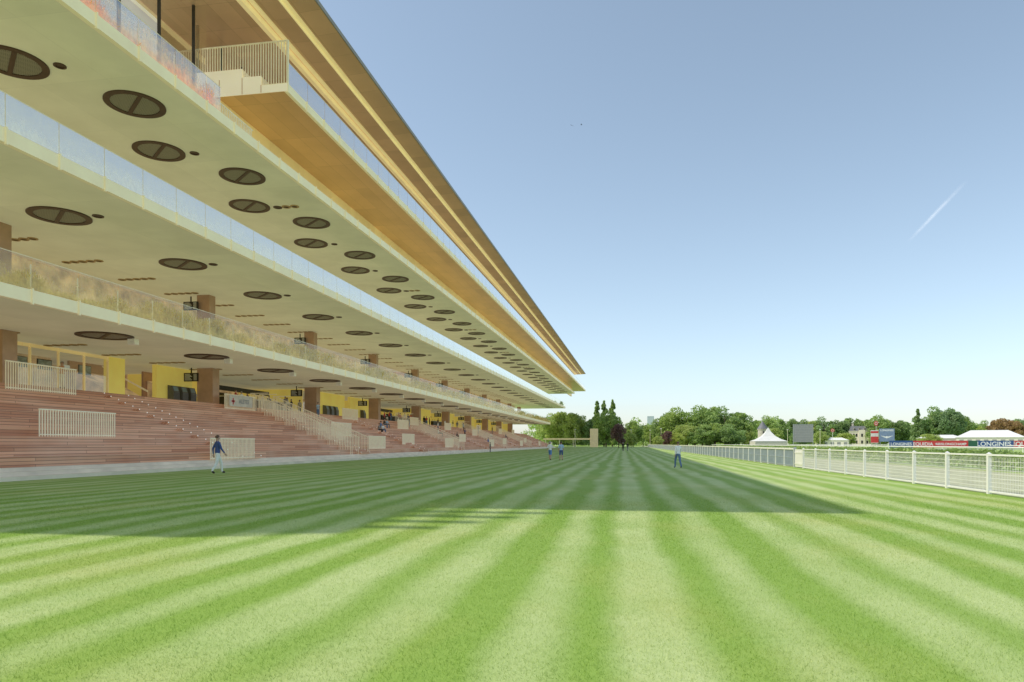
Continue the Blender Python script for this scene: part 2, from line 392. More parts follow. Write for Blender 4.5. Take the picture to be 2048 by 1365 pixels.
b.box(-25.8,-24.4,43.42,345,26.02,26.65); b.box(-29.0,-25.8,43.44,345,26.02,27.25); b.box(-24.35,-22.56,43.43,43.8,26.02,26.1)
b.obj('seating_tier',[fascia_m],GS)
b=B(T4); b.box(-29.2,-22.5,43.34,43.39,25.48,26.0); b.box(-29.2,-24.4,43.34,43.39,26.0,26.66); b.box(-29.2,-25.8,43.34,43.39,26.66,27.26)
b.obj('end_cladding',[M('pale_gold_cladding',(.98,.86,.64),.45,.05,.05,.8,fill_glow=.25)],GS)  # cladding brightened by added self-glow
b=B()
for x in (-24.4,-25.8,-27.5): b.box(x-.012,x+.012,43.30,43.338,25.5,26.02+(0 if x>-25 else .6))
b.obj('panel_joint',[bronze_m],GS)
b=B()
yy=43.46; z1=28.95; x=-22.6
while x>-28.9:
    zb=26.05 if x>-24.4 else (26.65 if x>-25.8 else 27.25)
    b.box(x-.03,x+.03,yy,yy+.05,zb,z1); x-=.19
b.box(-28.9,-22.5,yy-.02,yy+.07,z1,z1+.07); b.box(-22.56,-22.46,yy-.03,yy+.08,25.6,z1+.07)
b.obj('slatted_railing',[beige_m],GS)
b=B()
y=37.9
while y<43.2: b.box(-25.02,-24.98,y-.025,y+.025,21.5,22.9); y+=.2
b.box(-25.04,-24.96,37.9,43.3,22.9,22.96); b.obj('slatted_railing',[beige_m],GS)
ceil_in=M('interior_ceiling',(.80,.68,.55),.7,0,.1,.5,fill_glow=.30)  # ceiling glow added as fill, no lamp here
sky_refl_m=M('sky_reflection_wall',(.72,.79,.86),.7,0,.12,.4,fill_glow=.50)  # pale bluish glow stands in for sky reflected in the panes
y=7.9
while y<43:
    b=B(T3); b.box(-28.62,-28.46,y-.07,y+.07,21.69,31.0); b.obj('window_frame',[dark_m],GS)
    gb=B(T3); gb.pane(-28.54,y+.08,min(y+3.4,43.4)-.08,21.69,31.0); gb.obj('window_glass',[glasswall_m],GS); y+=3.4
b=B(T3); b.box(-28.62,-28.42,5.8,43.3,21.55,21.68); b.obj('window_sill',[beige_m],GS)
b=B(T3); b.box(-32.2,-32,YN,43,21.6,31.0,0); b.obj('interior_wall',[sky_refl_m],GS)
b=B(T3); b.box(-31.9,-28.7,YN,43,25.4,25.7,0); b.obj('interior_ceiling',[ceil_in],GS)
y=44
while y<335:
    b=B(T4); b.box(-29.7,-29.5,y-.05,y+.05,27.3,31.3); b.obj('window_frame',[dark_m],GS)
    y+=2.8 if y<90 else 5.6
b=B(T4); b.pane(-29.6,44,335,27.3,31.2); b.obj('window_glass',[glasswall_m],GS)
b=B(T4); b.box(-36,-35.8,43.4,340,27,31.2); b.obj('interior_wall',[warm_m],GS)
TR=shear(.0122,.0095,43)
b=B(TR)
R0=9.3
b.box(-60,-30.3,R0-4.8,R0,31.0,31.9,0)
b.box(-60,-24.95,R0+.005,318,31.0,31.9,0)
b.box(-24.90,-22.85,R0,321,31.32,31.9,1)
b.prism([(-22.8,31.62),(-20.75,31.75),(-20.7,31.95),(-22.8,32.3)],R0,324,2)
b.box(-60,-22.85,R0,318,31.91,32.3,3)
r=b.obj('roof',[brown_m,brown_m,brown_m,roof_top_m],GS)
b=B(TR)
b.box(-24.945,-24.90,R0,319,30.98,31.32); b.box(-24.8,-24.45,R0,321,31.24,31.315); b.box(-25.3,-24.95,R0,318,30.93,30.995)
b.box(-22.845,-22.80,R0,323,31.30,31.62); b.box(-22.8,-22.5,R0,323,31.55,31.612)
b.obj('yellow_strip',[stripe_m],r)
b=B(TR); b.box(-20.74,-20.66,R0,324,31.72,32.02); b.obj('roof_edge',[roof_top_m],r)
b=B(TR)
for i,yb in enumerate((5.4,6.35,7.3,8.25)):
    b.box(-30.25,-28.6+(.55*i),yb,yb+.34,31.2,31.5)
b.obj('unseen_shadow_bars',[beige_m],r)  # bars out of view, added to cast streaked shadow on the lawn
b=B(); b.box(-60,-48,YN,235,0,30.9); b.obj('core_wall',[brown_m],GS)
b=B(); b.box(-48,-41,YN,235,8.8,14.4); b.obj('back_wall',[warm_m],GS)
b=B(); b.box(-48,-41,YN,260,15.1,20.9); b.obj('back_wall',[warm_m],GS)
colp=link('column',(lambda b:(b.box(-.75,.75,-.5,.5,0,3.15),b.mesh('column',[bronze_m]))[1])(B()),GS)
colp.location=(-36.3,14.3,5.0); y=34.9
while y<240:
    o=colp.copy(); COL.objects.link(o); o.location=(-36.3,y,5.0); y+=20.6
bme=(lambda b:(b.box(-.6,.6,-.45,.45,0,5.9),b.mesh('column',[bronze_m]))[1])(B())
y=14.3
while y<245:
    o=link('column',bme,GS); o.location=(-36.5,y,8.75); y+=20.6
def text(s,size,mat,name='lettering',parent=None,loc=(0,0,0),ext=.01,rz=0,sx=1):
    cu=bpy.data.curves.new('lettering','FONT'); cu.body=s; cu.size=size; cu.extrude=ext; cu.align_x='CENTER'; cu.align_y='CENTER'; cu.offset=size*.018
    o=bpy.data.objects.new('tmp',cu); COL.objects.link(o)
    dg=bpy.context.evaluated_depsgraph_get(); me=bpy.data.meshes.new_from_object(o.evaluated_get(dg)); bpy.data.objects.remove(o)
    me.materials.clear(); me.materials.append(mat)
    q=link(name,me,parent); q.location=loc; q.rotation_euler=(math.radians(90),0,rz); q.scale=(sx,1,1); return q
sc0=top('display_screen','black hanging information screen with rows of pale text beside a column','screen',group='information screens under the floors')
b=B(); b.box(-.7,.7,-.05,.05,-.75,0); b.box(-.05,.05,-.03,.03,0,.45); b.obj('screen_housing',[dark_m],sc0)
b=B()
for i in range(6):
    b.box(-.6,-.1+.1*(i%3),-.058,-.053,-.14-.1*i,-.10-.1*i); b.box(.25,.55,-.058,-.053,-.14-.1*i,-.10-.1*i)
b.obj('screen_text',[letter_m],sc0)
sc0.location=(-37.6+.0,55.0,7.75)
yy=75.6
while yy<200: dup(sc0,(-37.7,yy-.7,7.8)); yy+=20.6
yy=34.9
while yy<200: dup(sc0,(-37.7+.2,yy-.7,14.0)) ; yy+=20.6
soff0=lambda y:8.18+.002*(y-32)
b=B(); b.box(-48,-36.02,0,245,4.6,4.99); b.obj('concourse_floor',[conc_m],GS)
segs=[(5,12,'y'),(12,30,'o'),(30,37.5,'y'),(37.5,46.8,'g'),(46.8,48.6,'y'),(48.6,52.3,'s'),(52.3,57.2,'y'),(57.2,59.5,'s'),(59.5,79,'o'),(79,82,'g'),(82,92,'y'),(92,94,'s'),(94,103,'y'),(103,128,'o'),(128,136,'y'),(136,150,'o'),(150,156,'y'),(156,170,'o'),(170,178,'y'),(178,192,'o'),(192,200,'y'),(200,215,'o'),(215,222,'y'),(222,240,'o')]
for y0,y1,k in segs:
    zt=soff0(y0)-.01; y0+=.003
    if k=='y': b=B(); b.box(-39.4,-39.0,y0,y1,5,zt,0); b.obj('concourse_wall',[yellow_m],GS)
    elif k=='g':
        fr=B(); gg=B()
        nn=max(1,round((y1-y0)/2.3)); dd=(y1-y0)/nn
        for i in range(nn+1): fr.box(-39.12,-38.98,y0+i*dd-.05,y0+i*dd+.05,5,zt)
        fr.box(-39.10,-39.0,y0,y1,zt-.22,zt-.01); fr.box(-39.10,-39.0,y0,y1,5,5.12)
        for i in range(nn): gg.pane(-39.06,y0+i*dd+.06,y0+(i+1)*dd-.06,5.13,zt-.23)
        fr.obj('window_frame',[goldb_m],GS); gg.obj('window_glass',[glassbar_m],GS)
        b=B(); b.box(-44.2,-44,y0,y1,5,zt,0); b.obj('interior_wall',[warm_m],GS)
    elif k=='s':
        b=B(); b.box(-44.2,-44,y0,y1,5,zt,0); b.obj('stair_wall',[bronze_m],GS)
        b=B(); b.prism([(-43.9,5.0),(-39.8,5.0),(-39.8,5.2),(-43.9,7.4)],y0+.4,y1-.1,0); b.obj('stair_flight',[warm_m],GS)
        b=B(); b.prism([(-43.9,8.05),(-39.6,5.85),(-39.6,6.0),(-43.9,8.15)],y1-.35,y1-.25,0); b.obj('stair_handrail',[beige_m],GS)
    if k=='o':
        b=B(); b.box(-47.6,-47.4,y0,y1,5,zt,0); b.obj('interior_wall',[warm_m],GS)
        b=B(); b.box(-47.4,-39.0,y0-.1,y0+.1,5,zt,0); b.obj('side_wall',[yellow_m],GS)
        b=B(); b.box(-47.4,-39.0,y1-.1,y1+.1,5,zt,0); b.obj('side_wall',[yellow_m],GS)
        yy=y0+2; i=0
        while yy<y1-3:
            b=B(); b.box(-47.35,-47.2,yy,yy+2.2,5,7.6,0); b.obj('doorway',[dark_m if i%2 else yellow_m],GS); yy+=4.1; i+=1
for (y0,y1) in ((63,77),(108,122),(139,148)):
    c=top('bar_counter','long black bar counter with white worktop in a concourse bay','bar counter',(-39.6,(y0+y1)/2,4.99),group='concourse bars'); L=(y1-y0)/2
    b=B(); b.box(-.35,.35,-L,L,0,1.25); b.obj('counter_front',[dark_m],c)
    b=B(); b.box(-.42,.42,-L-.05,L+.05,1.262,1.34); b.obj('worktop',[white_m],c)
    b=B(); b.box(-3.2,-2.7,-L,L,2.3,2.75); b.obj('menu_board',[dark_m],c)
    for i in range(int(L)):
        b=B(); b.cyl((-.1,-L+.8+i*2,1.34),(-.1,-L+.8+i*2,1.6),.04,.03,8); b.ell((-.1,-L+.8+i*2,1.65),(.05,.05,.08),8,5); b.obj('beer_tap',[brass_m],c)
ht=top('high_table','small round white standing table on a thin leg','table',group='standing tables in the concourse')
b=B(); b.cyl((0,0,1.06),(0,0,1.1),.38,n=20); b.obj('table_top',[white_m],ht); b=B(); b.cyl((0,0,0),(0,0,1.06),.04,n=8); b.cyl((0,0,0),(0,0,.03),.28,n=16); b.obj('leg',[dark_m],ht)
ht.location=(-38,62,5)
for x,y in ((-38.2,67),(-37.9,71),(-38.1,106),(-37.8,110),(-38.2,114),(-38,118),(-37.8,123),(-38.2,139),(-38,144),(-38,160),(-38,166)): dup(ht,(x,y,5))
tm=top('ticket_machine','dark grey betting terminal standing against a yellow wall','ticket machine',(-38.6,54.0,4.99),group='terminals along the concourse wall')
b=B(); b.prism([(-.3,0),(.3,0),(.3,1.0),(.1,1.55),(-.3,1.6)],-.4,.4,0); b.obj('cabinet',[M('machine_grey',(.14,.14,.15),.4)],tm)
b=B(); b.pts([(.305,-.3,.98),(.305,.3,.98),(.125,.3,1.5),(.125,-.3,1.5)],[(0,1,2,3)]); b.obj('screen',[M('screen_glass',(.25,.35,.4),.2)],tm)
for yy in (55.2,56.4,85,86.5,88,98,131): dup(tm,(-38.6,yy,4.99))
tv=top('television','flat black television with pale picture on concourse wall','television',(-38.9,39.5,7.0),group='televisions in the glazed bar')
b=B(); b.box(-.06,0,-.6,.6,-.35,.35); b.obj('casing',[dark_m],tv); b=B(); b.box(.002,.008,-.55,.55,-.3,.3); b.obj('picture',[M('tv_picture',(.35,.42,.45),.3,0,.5,3)],tv)
tv.location=(-39.6,39.6,7.0); dup(tv,(-39.6,41.6,7.0)); dup(tv,(-39.6,45.2,7.0))
sp=top('floodlight','small white box floodlight hanging under the first floor','floodlight',group='floodlights under the first floor')
b=B(); b.box(-.25,.25,-.2,.2,-.45,-.1); b.box(-.04,.04,-.04,.04,-.1,.02); b.obj('lamp_housing',[M('lamp_white',(.85,.82,.70),.5,fill_glow=.1)],sp)
sp.location=(-30.4,38.6,8.18)
for i in range(1,16): dup(sp,(-30.4+.06*i,38.6+10.4*i,8.18+.02*i))
def tufts(T,x0,x1,y0,y1,z,n,h,mat,label):
    c=np.stack([rng.uniform(x0,x1,n//14),rng.uniform(y0,y1,n//14)],1); q=rng.integers(0,len(c),n)
    X=c[q,0]+rng.normal(0,.05,n); Y=c[q,1]+rng.normal(0,.05,n); H=h*rng.uniform(.4,1.0,n)*(.6+.4*np.sin(Y*.35+np.sin(Y*1.7)))
    H=np.maximum(H,.15); P=np.array(T(X,Y,np.full(n,z))).T
    a=rng.uniform(0,6.28,n); dx=np.stack([np.cos(a),np.sin(a),0*a],1)*.022; tip=P+np.stack([rng.normal(0,.16,n),rng.normal(0,.16,n),H],1)
    v=np.stack([P-dx,P+dx,tip+dx*.8,tip-dx*.5],1).reshape(-1,3)
    link('ornamental_grass',fast('ornamental_grass',v,np.arange(4*n).reshape(-1,4),[mat]),kind='stuff',label=label,category='plants')
tufts(T1,-28.6,-27.8,YN,249,8.75,90000,1.45,dryg_m,'dry beige ornamental grasses planted behind the glass balustrade')
tufts(T3,-25.0,-24.3,YN,37.5,21.5,9000,1.6,oranget_m,'orange ornamental grasses planted behind the glass balustrade')

# ------------------------------------------------------------------ terrace
TR0=top('terrace','tiered reddish wooden plank seating terrace with pale stone foot','seating terrace',(-30,120,0),worldkids=True)
prof=[(-24,-.2),(-24,.17),(-24.4,.17),(-24.4,.34),(-24.8,.34),(-24.8,.5),(-25.2,.5),(-25.2,-.2)]
b=B(); b.prism(prof,0,250); b.obj('stone_base',[M('travertine_ledge',(.90,.76,.60),.8,0,.12,.7,.2)],TR0)
prof=[(-25.203,-.2)]; z=.5; x=-25.203
prof.append((x,z))
for i in range(10):
    z+=.45; prof.append((x,z)); x-=1.08; 
    prof.append((x if i<9 else -36.0,z))
prof.append((-36.0,-.2))
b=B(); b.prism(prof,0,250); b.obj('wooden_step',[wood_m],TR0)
def tz(x):
    if x>-25.2: return 0 if x>-24 else .5
    return .5+.45*min(10,int((-25.203-x)/1.08)+1)
ais=[22.1,42.7,63.3,83.9,104.5,125.1,145.7,166.3,186.9,207.5,228.1]
dt=B()
for ya in ais:
    b=B()
    for i in range(10):
        x=-25.203-1.08*i; zb=.5+.45*i
        b.box(x-.002,x+.5,ya-1.1,ya+1.1,zb+.002 if i else .5,zb+.225)
        for e in (-1.15,1.15):
            dt.ell((x+.51,ya+e,zb+.18),(.03,.045,.045),6,4); dt.ell((x+.012,ya+e,zb+.40),(.03,.045,.045),6,4)
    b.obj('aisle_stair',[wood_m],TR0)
m,t,bb=nt('step_light'); bb.inputs['Emission Color'].default_value=(1,.97,.9,1); bb.inputs['Emission Strength'].default_value=.3
nz=noise(t,objc(t),3); t.links.new(mixc(t,nz,(.85,.85,.8),(1,1,.97)),bb.inputs['Base Color'])
dt.obj('step_light',[m],TR0,kind='stuff')
rp=top('railing','beige slatted metal guard railing standing on the wooden terrace','railing',group='slatted railings on the terrace')
b=B(); L=2.5; y=-L
while y<=L+.01: b.box(-.02,.02,y-.024,y+.024,.0,1.3); y+=.16
b.box(-.035,.035,-L-.03,L+.03,1.3,1.36); b.box(-.03,.03,-L,L,.08,.13)
b.obj('railing_slats',[beige_m],rp)
pan=[(-34.2,35.8),(-27.9,31.5),(-24.7,40.5),(-34.4,57.5),(-28.5,66.5),(-25.6,69),(-34,82),(-27,84),(-32,97),(-26,101),(-34.4,110),(-28,118),(-33,127),(-25.6,133),(-31,142),(-27,156),(-34,160),(-26,176),(-33,184),(-28,197),(-34,212),(-26,215)]
rp.location=(pan[0][0],pan[0][1],tz(pan[0][0])); rp.scale=(1,1,1.22)
for x,y in pan[1:]: dup(rp,(x,y,tz(x)))
sr=top('stair_railing','beige slatted railing descending beside the terrace stair','railing',group='railings beside terrace stairs')
b=B(); x=-35.2
sl=4.5/10.8
ztop=lambda x: .5+.45+(-25.2-x)*sl+1.25
while x<-24.9:
    b.box(x-.02,x+.02,-.02,.02,tz(x) if x<-25.2 else .5,min(ztop(x),6.3)); x+=.16
b.pts([(-35.2,-.035,6.3),(-33.4,-.035,6.3),(-33.4,.035,6.3),(-35.2,.035,6.3),(-35.2,-.035,6.36),(-33.4,-.035,6.36),(-33.4,.035,6.36),(-35.2,.035,6.36)],[(3,2,1,0),(4,5,6,7),(0,1,5,4),(1,2,6,5),(2,3,7,6),(3,0,4,7)])
za,zc=min(6.3,ztop(-34.9)),ztop(-24.9)
b.pts([(-34.9,-.035,za),(-24.9,-.035,zc),(-24.9,.035,zc),(-34.9,.035,za),(-34.9,-.035,za+.07),(-24.9,-.035,zc+.07),(-24.9,.035,zc+.07),(-34.9,.035,za+.07)],[(3,2,1,0),(4,5,6,7),(0,1,5,4),(1,2,6,5),(2,3,7,6),(3,0,4,7)])
b.obj('railing_slats',[beige_m],sr); sr.location=(0,60.6,0)
for y in (62.2,64.9,102.8,106.4,144,147.5,185.2,188.6): dup(sr,(0,y,0))
bn=top('banner','white banner with red emblem and grey letters on terrace railing','banner',(-34.32,57.4,4.7))
b=B(); b.box(.05,.06,-1.9,1.9,.15,1.15); b.obj('banner_cloth',[M('banner_white',(.74,.70,.62),.7)],bn)
b=B(); b.box(.062,.066,-1.55,-1.05,.5,.68); b.box(.062,.066,-1.39,-1.22,.3,.88); b.obj('emblem',[red_m],bn)
q=text('ALETES',.52,M('grey_lettering',(.35,.35,.37),.6),parent=bn,loc=(.07,.45,.62),ext=.003); q.rotation_euler=(math.radians(90),0,math.radians(90))

# ------------------------------------------------------------------ fences
FX=10.8
F=top('racecourse_fence','white post and wire mesh fence beside the lawn','fence',(FX,25,0),worldkids=True)
pm=B(); pm.box(-.05,.05,-.05,.05,0,1.2); pm.pts([(-.058,-.058,1.2),(.058,-.058,1.2),(.058,.058,1.2),(-.058,.058,1.2),(0,0,1.25)],[(3,2,1,0),(0,1,4),(1,2,4),(2,3,4),(3,0,4)])
post_me=pm.mesh('post',[white_m])
wm=B(); y=.06
while y<2.6: wm.box(-.003,.003,y-.005,y+.005,.1,1.1); y+=.08
z=.1
while z<1.12: wm.box(-.003,.003,.055,2.595,z-.006,z+.006); z+=.125
mesh_me=wm.mesh('wire_mesh',[white_m])
rm=B(); rm.box(-.045,.045,.0,2.65,1.14,1.19); rm.box(-.025,.025,.055,2.595,.05,.09); rail_me=rm.mesh('rail',[white_m])
y=14.45
while y<41:
    for nm,me in (('post',post_me),('wire_mesh',mesh_me),('rail',rail_me)):
        o=link(nm,me); o.parent=F; o.matrix_parent_inverse=Matrix.Translation(-F.location); o.location=(FX,y,0)
    y+=2.65
o=link('post',post_me); o.parent=F; o.matrix_parent_inverse=Matrix.Translation(-F.location); o.location=(FX,y,0)
ye=y
gt=top('fence_gate','solid white boarded gate at the end of the mesh fence','gate',(FX,ye+.1,0))
b=B()
for i in range(12): b.box(-.02,.02,.05+i*.15,.19+i*.15,.06,1.15)
b.box(-.045,-.021,.04,1.85,.2,.3); b.box(-.045,-.021,.04,1.85,.9,1.0); b.obj('gate_boards',[white_m],gt)
b=B(); b.box(-.07,.07,1.88,2.02,0,1.28); b.obj('post',[greyp_m],gt)
G=top('slatted_fence','grey mesh fence with white top rail along the far lawn','fence',(FX,170,0),worldkids=True)
gm=B(); gm.box(-.05,.05,-.05,.05,0,1.12,1)
y=.1
while y<2.6: gm.box(-.010,.010,y-.018,y+.018,.08,1.1,0); y+=.12
gm.box(-.02,.02,.05,2.6,.10,.14,0); gm.box(-.02,.02,.05,2.6,.6,.63,0); gm.box(-.07,.07,.0,2.65,1.125,1.23,1)
gme=gm.mesh('fence_panel',[M('grey_mesh_paint',(.36,.41,.44),.5),white_m]); y=ye+2.2
for i in range(96):
    o=link('fence_panel',gme); o.parent=G; o.matrix_parent_inverse=Matrix.Translation(-G.location); o.location=(FX,y,0); y+=2.65
def running_rail(X,y0,y1,step,hh,label):
    R=top('running_rail',label,'racecourse rail',(X,(y0+y1)/2,0),worldkids=True,group='white rails of the track')
    b=B(); b.cyl((X,y0,hh),(X,y1,hh),.07,n=8); b.obj('rail',[white_m],R)
    b=B(); b.cyl((0,0,0),(-.0,0,hh),.04,n=6); me=b.mesh('post',[white_m]); y=y0
    while y<=y1:
        o=link('post',me); o.parent=R; o.matrix_parent_inverse=Matrix.Translation(-R.location); o.location=(X,y,0); y+=step
running_rail(34,60,320,5,1.15,'white plastic running rail along the race track')
running_rail(62,90,420,7,1.2,'white plastic running rail on the far track side')
def hedge(name,x0,x1,y0,y1,h,n,mat,label,size):
    pts=np.stack([rng.uniform(x0,x1,n),rng.uniform(y0,y1,n),rng.uniform(.05,1,n)**.6*h],1)
    pts[:,2]*=1+.12*np.sin(pts[:,1]*.7+pts[:,0]*1.3)
    v,f=leaves(pts,size)
    return link(name,fast(name,v,f,[mat]),label=label,category='hedge')
hedge('hedge',20,21.4,34,150,1.05,30000,leaf_m,'low clipped green hedge beside the track',.13)
hedge('hedge',-40,8,395,402,5.5,16000,leafd_m,'dark green hedge beyond the end of the lawn',.5)

# ------------------------------------------------------------------ trees
def crown(seed,H,R,base,K,npc,size,shape='round'):
    global rng; rng=np.random.default_rng(seed)
    c=[];r=[]
    zc=(H+base)/2; hz=(H-base)/2
    while len(c)<K:
        d=rng.normal(size=3); d/=np.linalg.norm(d); q=rng.uniform(.45,.88)
        if shape=='poplar': p=np.array([d[0]*R*q,d[1]*R*q,zc+rng.uniform(-.95,.92)*hz]); tpr=1-max(0,(p[2]-zc)/hz)**2*.75; p[:2]*=tpr; rr=R*.45*tpr
        elif shape=='cone': u=rng.uniform(0,.98); p=np.array([d[0]*R*(1-u),d[1]*R*(1-u),base+u*(H-base)]); rr=R*.4*(1-u)+.3
        else:
            p=np.array([d[0]*R*q,d[1]*R*q,zc+d[2]*hz*q]); rr=R*rng.uniform(.18,.34)
            if p[2]<base+.5 and rng.random()<.5: continue
        c.append(p); r.append(rr)
    pts=clumps(np.array(c),np.array(r),npc); pts=pts[pts[:,2]>.3]
    return leaves(pts,size)
def trunk_mesh(seed,H,R,base):
    rr=random.Random(seed); b=B(); b.cyl((0,0,-.1),(0,0,H*.35),.04*H*.6,.02*H,8); b.cyl((0,0,H*.34),(.2,0,H*.8),.02*H,.005*H,7)
    for i in range(6):
        q=rr.uniform(0,6.28); z=H*rr.uniform(.22,.45); b.cyl((0,0,z),(math.cos(q)*R*.6,math.sin(q)*R*.6,z+H*rr.uniform(.15,.3)),.012*H,.004*H,6)
    return b.mesh('trunk',[bark_m])
protos={}
def proto(key,seed,H,R,base,K,npc,size,mat,shape,label):
    e=top('tree',label,'tree',group='trees around the racecourse')
    link('trunk',trunk_mesh(seed,H,R,base),e)
    v,f=crown(seed,H,R,base,K,npc,size,shape); link('crown',fast('crown',v,f,[mat]),e)
    protos[key]=(e,H,R,[0])
proto('a',1,12,6,1.2,70,170,.32,leaf_m,'round','broad round green deciduous tree in full leaf')
proto('b',2,12,5.5,.8,80,150,.30,leaf_m,'round','dense green deciduous tree with uneven crown')
proto('c',3,12,6.5,1.8,60,190,.32,leafd_m,'round','dark green spreading deciduous tree')
proto('y',4,12,6,1.0,70,160,.30,leafy_m,'round','light yellow green round tree')
proto('p',5,12,1.5,.6,60,120,.25,leaf_m,'poplar','tall narrow dark green poplar tree')
proto('u',6,12,5,1.0,55,150,.32,leafp_m,'round','dark purple leaved tree')
proto('r',8,12,6,1.5,50,170,.34,leafr_m,'round','russet brown leaved deciduous tree')
proto('k',9,12,2.6,.5,70,100,.28,leafd_m,'cone','dark green conical conifer')
def tree(key,px,D,topy,wpx):
    e,H,R,used=protos[key]
    a=(px-1245)/1383; X=a*D; Y=1.013*D+.162*X
    h=(888-topy)*D/1365+1.5; w=wpx*D/1365
    s=(w/(2*R)*1.08,w/(2*R)*1.08,h/H)
    rz=random.uniform(0,6.28)
    if not used[0]: used[0]=1; e.location=(X,Y,0); e.scale=s; e.rotation_euler=(0,0,rz); return e
    return dup(e,(X,Y,0),rz,s)
for a in [('y',1120,360,824,70),('y',1150,345,826,55),('y',1098,390,832,50),('a',1212,310,824,64),('b',1188,340,838,46),('p',1194,360,801,15),('p',1208,362,800,15),('p',1225,359,798,15),
 ('u',1237,262,846,30),('b',1266,330,842,40),('c',1286,350,849,34),('a',1306,320,845,44),
 ('b',1330,300,832,58),('a',1358,295,818,76),('a',1390,290,815,82),('b',1420,300,814,82),('a',1450,292,816,80),('b',1478,290,826,64),('y',1497,285,850,30),('b',1430,270,846,66),('y',1375,272,850,60),('b',1405,268,852,60),('a',1460,266,850,60),('u',1335,262,861,24),('y',1352,262,866,34),
 ('a',1527,380,834,48),('y',1548,360,856,36),('b',1563,385,839,46),('c',1592,390,836,48),('y',1620,392,842,44),('a',1648,388,836,50),('c',1678,390,839,48),('b',1704,395,836,48),('y',1727,398,841,40),('a',1752,380,833,52),('c',1782,385,838,50),('b',1806,390,842,44),
 ('k',1835,350,818,26),('a',1862,355,816,64),('c',1893,350,815,62),('b',1922,358,831,52),('y',1950,380,852,40),('a',1972,390,843,40),('r',1998,385,836,46),('r',2024,380,838,46),('c',2050,385,834,56),('a',2085,380,830,60),('b',2130,380,825,70),
 ('y',1640,300,862,30),('y',1690,300,866,40),('b',1760,300,864,40),('y',1860,260,868,44),('b',1600,320,864,40),('y',1315,255,872,22),('y',1262,275,866,26)]:
    tree(*a)
rng=np.random.default_rng(33)
aa=rng.uniform(-.14,1.0,900); DD=rng.uniform(430,520,900); XX=aa*DD; YY=1.013*DD+.162*XX
hh=7+5*np.sin(aa*37)+3*np.sin(aa*91); cent=np.stack([XX,YY,np.clip(rng.uniform(.1,1,900)*(hh+4),1.0,99)],1)
v,f=leaves(clumps(cent,rng.uniform(2.5,4.5,900),70),.75)
link('woodland',fast('woodland',v,f,[leaf_m]),kind='stuff',label='distant belt of mixed woodland beyond the racecourse',category='woodland')

# ------------------------------------------------------------------ background things
def at(px,D): X=(px-1245)/1383*D; return X,1.013*D+.162*X
X,Y=at(1536,250)
e=top('marquee_tent','white pagoda tent with a tall pointed roof','tent',(X,Y,0)); 
b=B(); seg=[(5.6,2.4),(3.9,3.1),(2.2,4.2),(.9,5.8),(.08,7.4)]
for (ra,za),(rb,zb) in zip(seg[:-1],seg[1:]):
    ps=[(ra*s1_,ra*s2_,za) for s1_,s2_ in((-1,-1),(1,-1),(1,1),(-1,1))]+[(rb*s1_,rb*s2_,zb) for s1_,s2_ in((-1,-1),(1,-1),(1,1),(-1,1))]
    b.pts(ps,[(0,1,5,4),(1,2,6,5),(2,3,7,6),(3,0,4,7)])
b.obj('canopy',[tent_m],e)
b=B(); b.box(-5.5,5.5,-5.5,-5.4,0,2.4); b.box(-5.5,-5.4,-5.39,5.39,0,2.4); b.box(5.4,5.5,-5.39,5.39,0,2.4); b.box(-5.5,5.5,5.4,5.5,0,2.4); b.obj('side_wall',[M('tent_wall',(.60,.58,.50),.7)],e)
X,Y=at(1525,335)
e=top('stone_turret','round pale stone tower with a conical slate roof','tower',(X,Y,0)); b=B(); b.cyl((0,0,0),(0,0,8.4),2.2,n=20); b.cyl((0,0,8.4),(0,0,8.8),2.5,n=20)
b.obj('wall',[stone_m],e); b=B(); b.cyl((0,0,8.8),(0,0,12.6),2.6,.05,n=20); b.obj('roof',[slate_m],e)
b=B(); 
for z in (3,6.3): b.box(-.35,.35,-2.3,-2.1,z,z+1.3)
b.obj('window',[dark_m],e)
X,Y=at(1606,220)
e=top('scoreboard','large grey electronic board on two steel legs','scoreboard',(X,Y,0)); e.rotation_euler=(0,0,math.radians(-6))
m,t,bb=nt('board_rows'); s=sep(t,objc(t)); wv=math_(t,'SINE',math_(t,'MULTIPLY',s[2],12)); wx=noise(t,comb(t,math_(t,'MULTIPLY',s[0],6),0.0,math_(t,'FLOOR',math_(t,'MULTIPLY',s[2],1.9))),1.5)
t.links.new(mixc(t,math_(t,'MULTIPLY',ramp(t,wv,.2,.5),ramp(t,wx,.45,.6)),(.30,.30,.31),(.46,.46,.46)),bb.inputs['Base Color'])
b=B(); b.box(-2.9,2.9,-.2,.2,2,7.7); b.obj('display',[m],e); b=B(); b.box(-3.0,-2.9,-.25,.25,0,7.8); b.box(2.9,3.0,-.25,.25,0,7.8); b.box(-2.9,2.9,-.25,.25,7.7,7.8); b.obj('frame',[greyp_m],e)
X,Y=at(1722,385)
e=top('country_house','cream stone country house with slate mansard roof and chimneys','house',(X,Y,0)); e.rotation_euler=(0,0,math.radians(-12))
b=B(); b.box(-6.5,6.5,-4,4,0,8.3); b.box(-6.7,6.7,-4.2,4.2,8.3,8.6); b.box(-1.6,1.6,-4.5,-4.02,0,9.3); b.obj('wall',[M('cream_render',(.80,.70,.58),.8,0,.06,.8)],e)
b=B(); b.pts([(-6.5,-4,8.6),(6.5,-4,8.6),(6.5,4,8.6),(-6.5,4,8.6),(-5.3,-2.6,11.4),(5.3,-2.6,11.4),(5.3,2.6,11.4),(-5.3,2.6,11.4)],[(4,5,6,7),(0,1,5,4),(1,2,6,5),(2,3,7,6),(3,0,4,7)])
r_=b.obj('roof',[slate_m],e); b=B(); b.box(-.45,.45,-.6,.6,11.3,13); ch=b.mesh('chimney',[stone_m])
for x in (-4.3,4.3): o=link('chimney',ch,r_); o.location=(x,0,0)
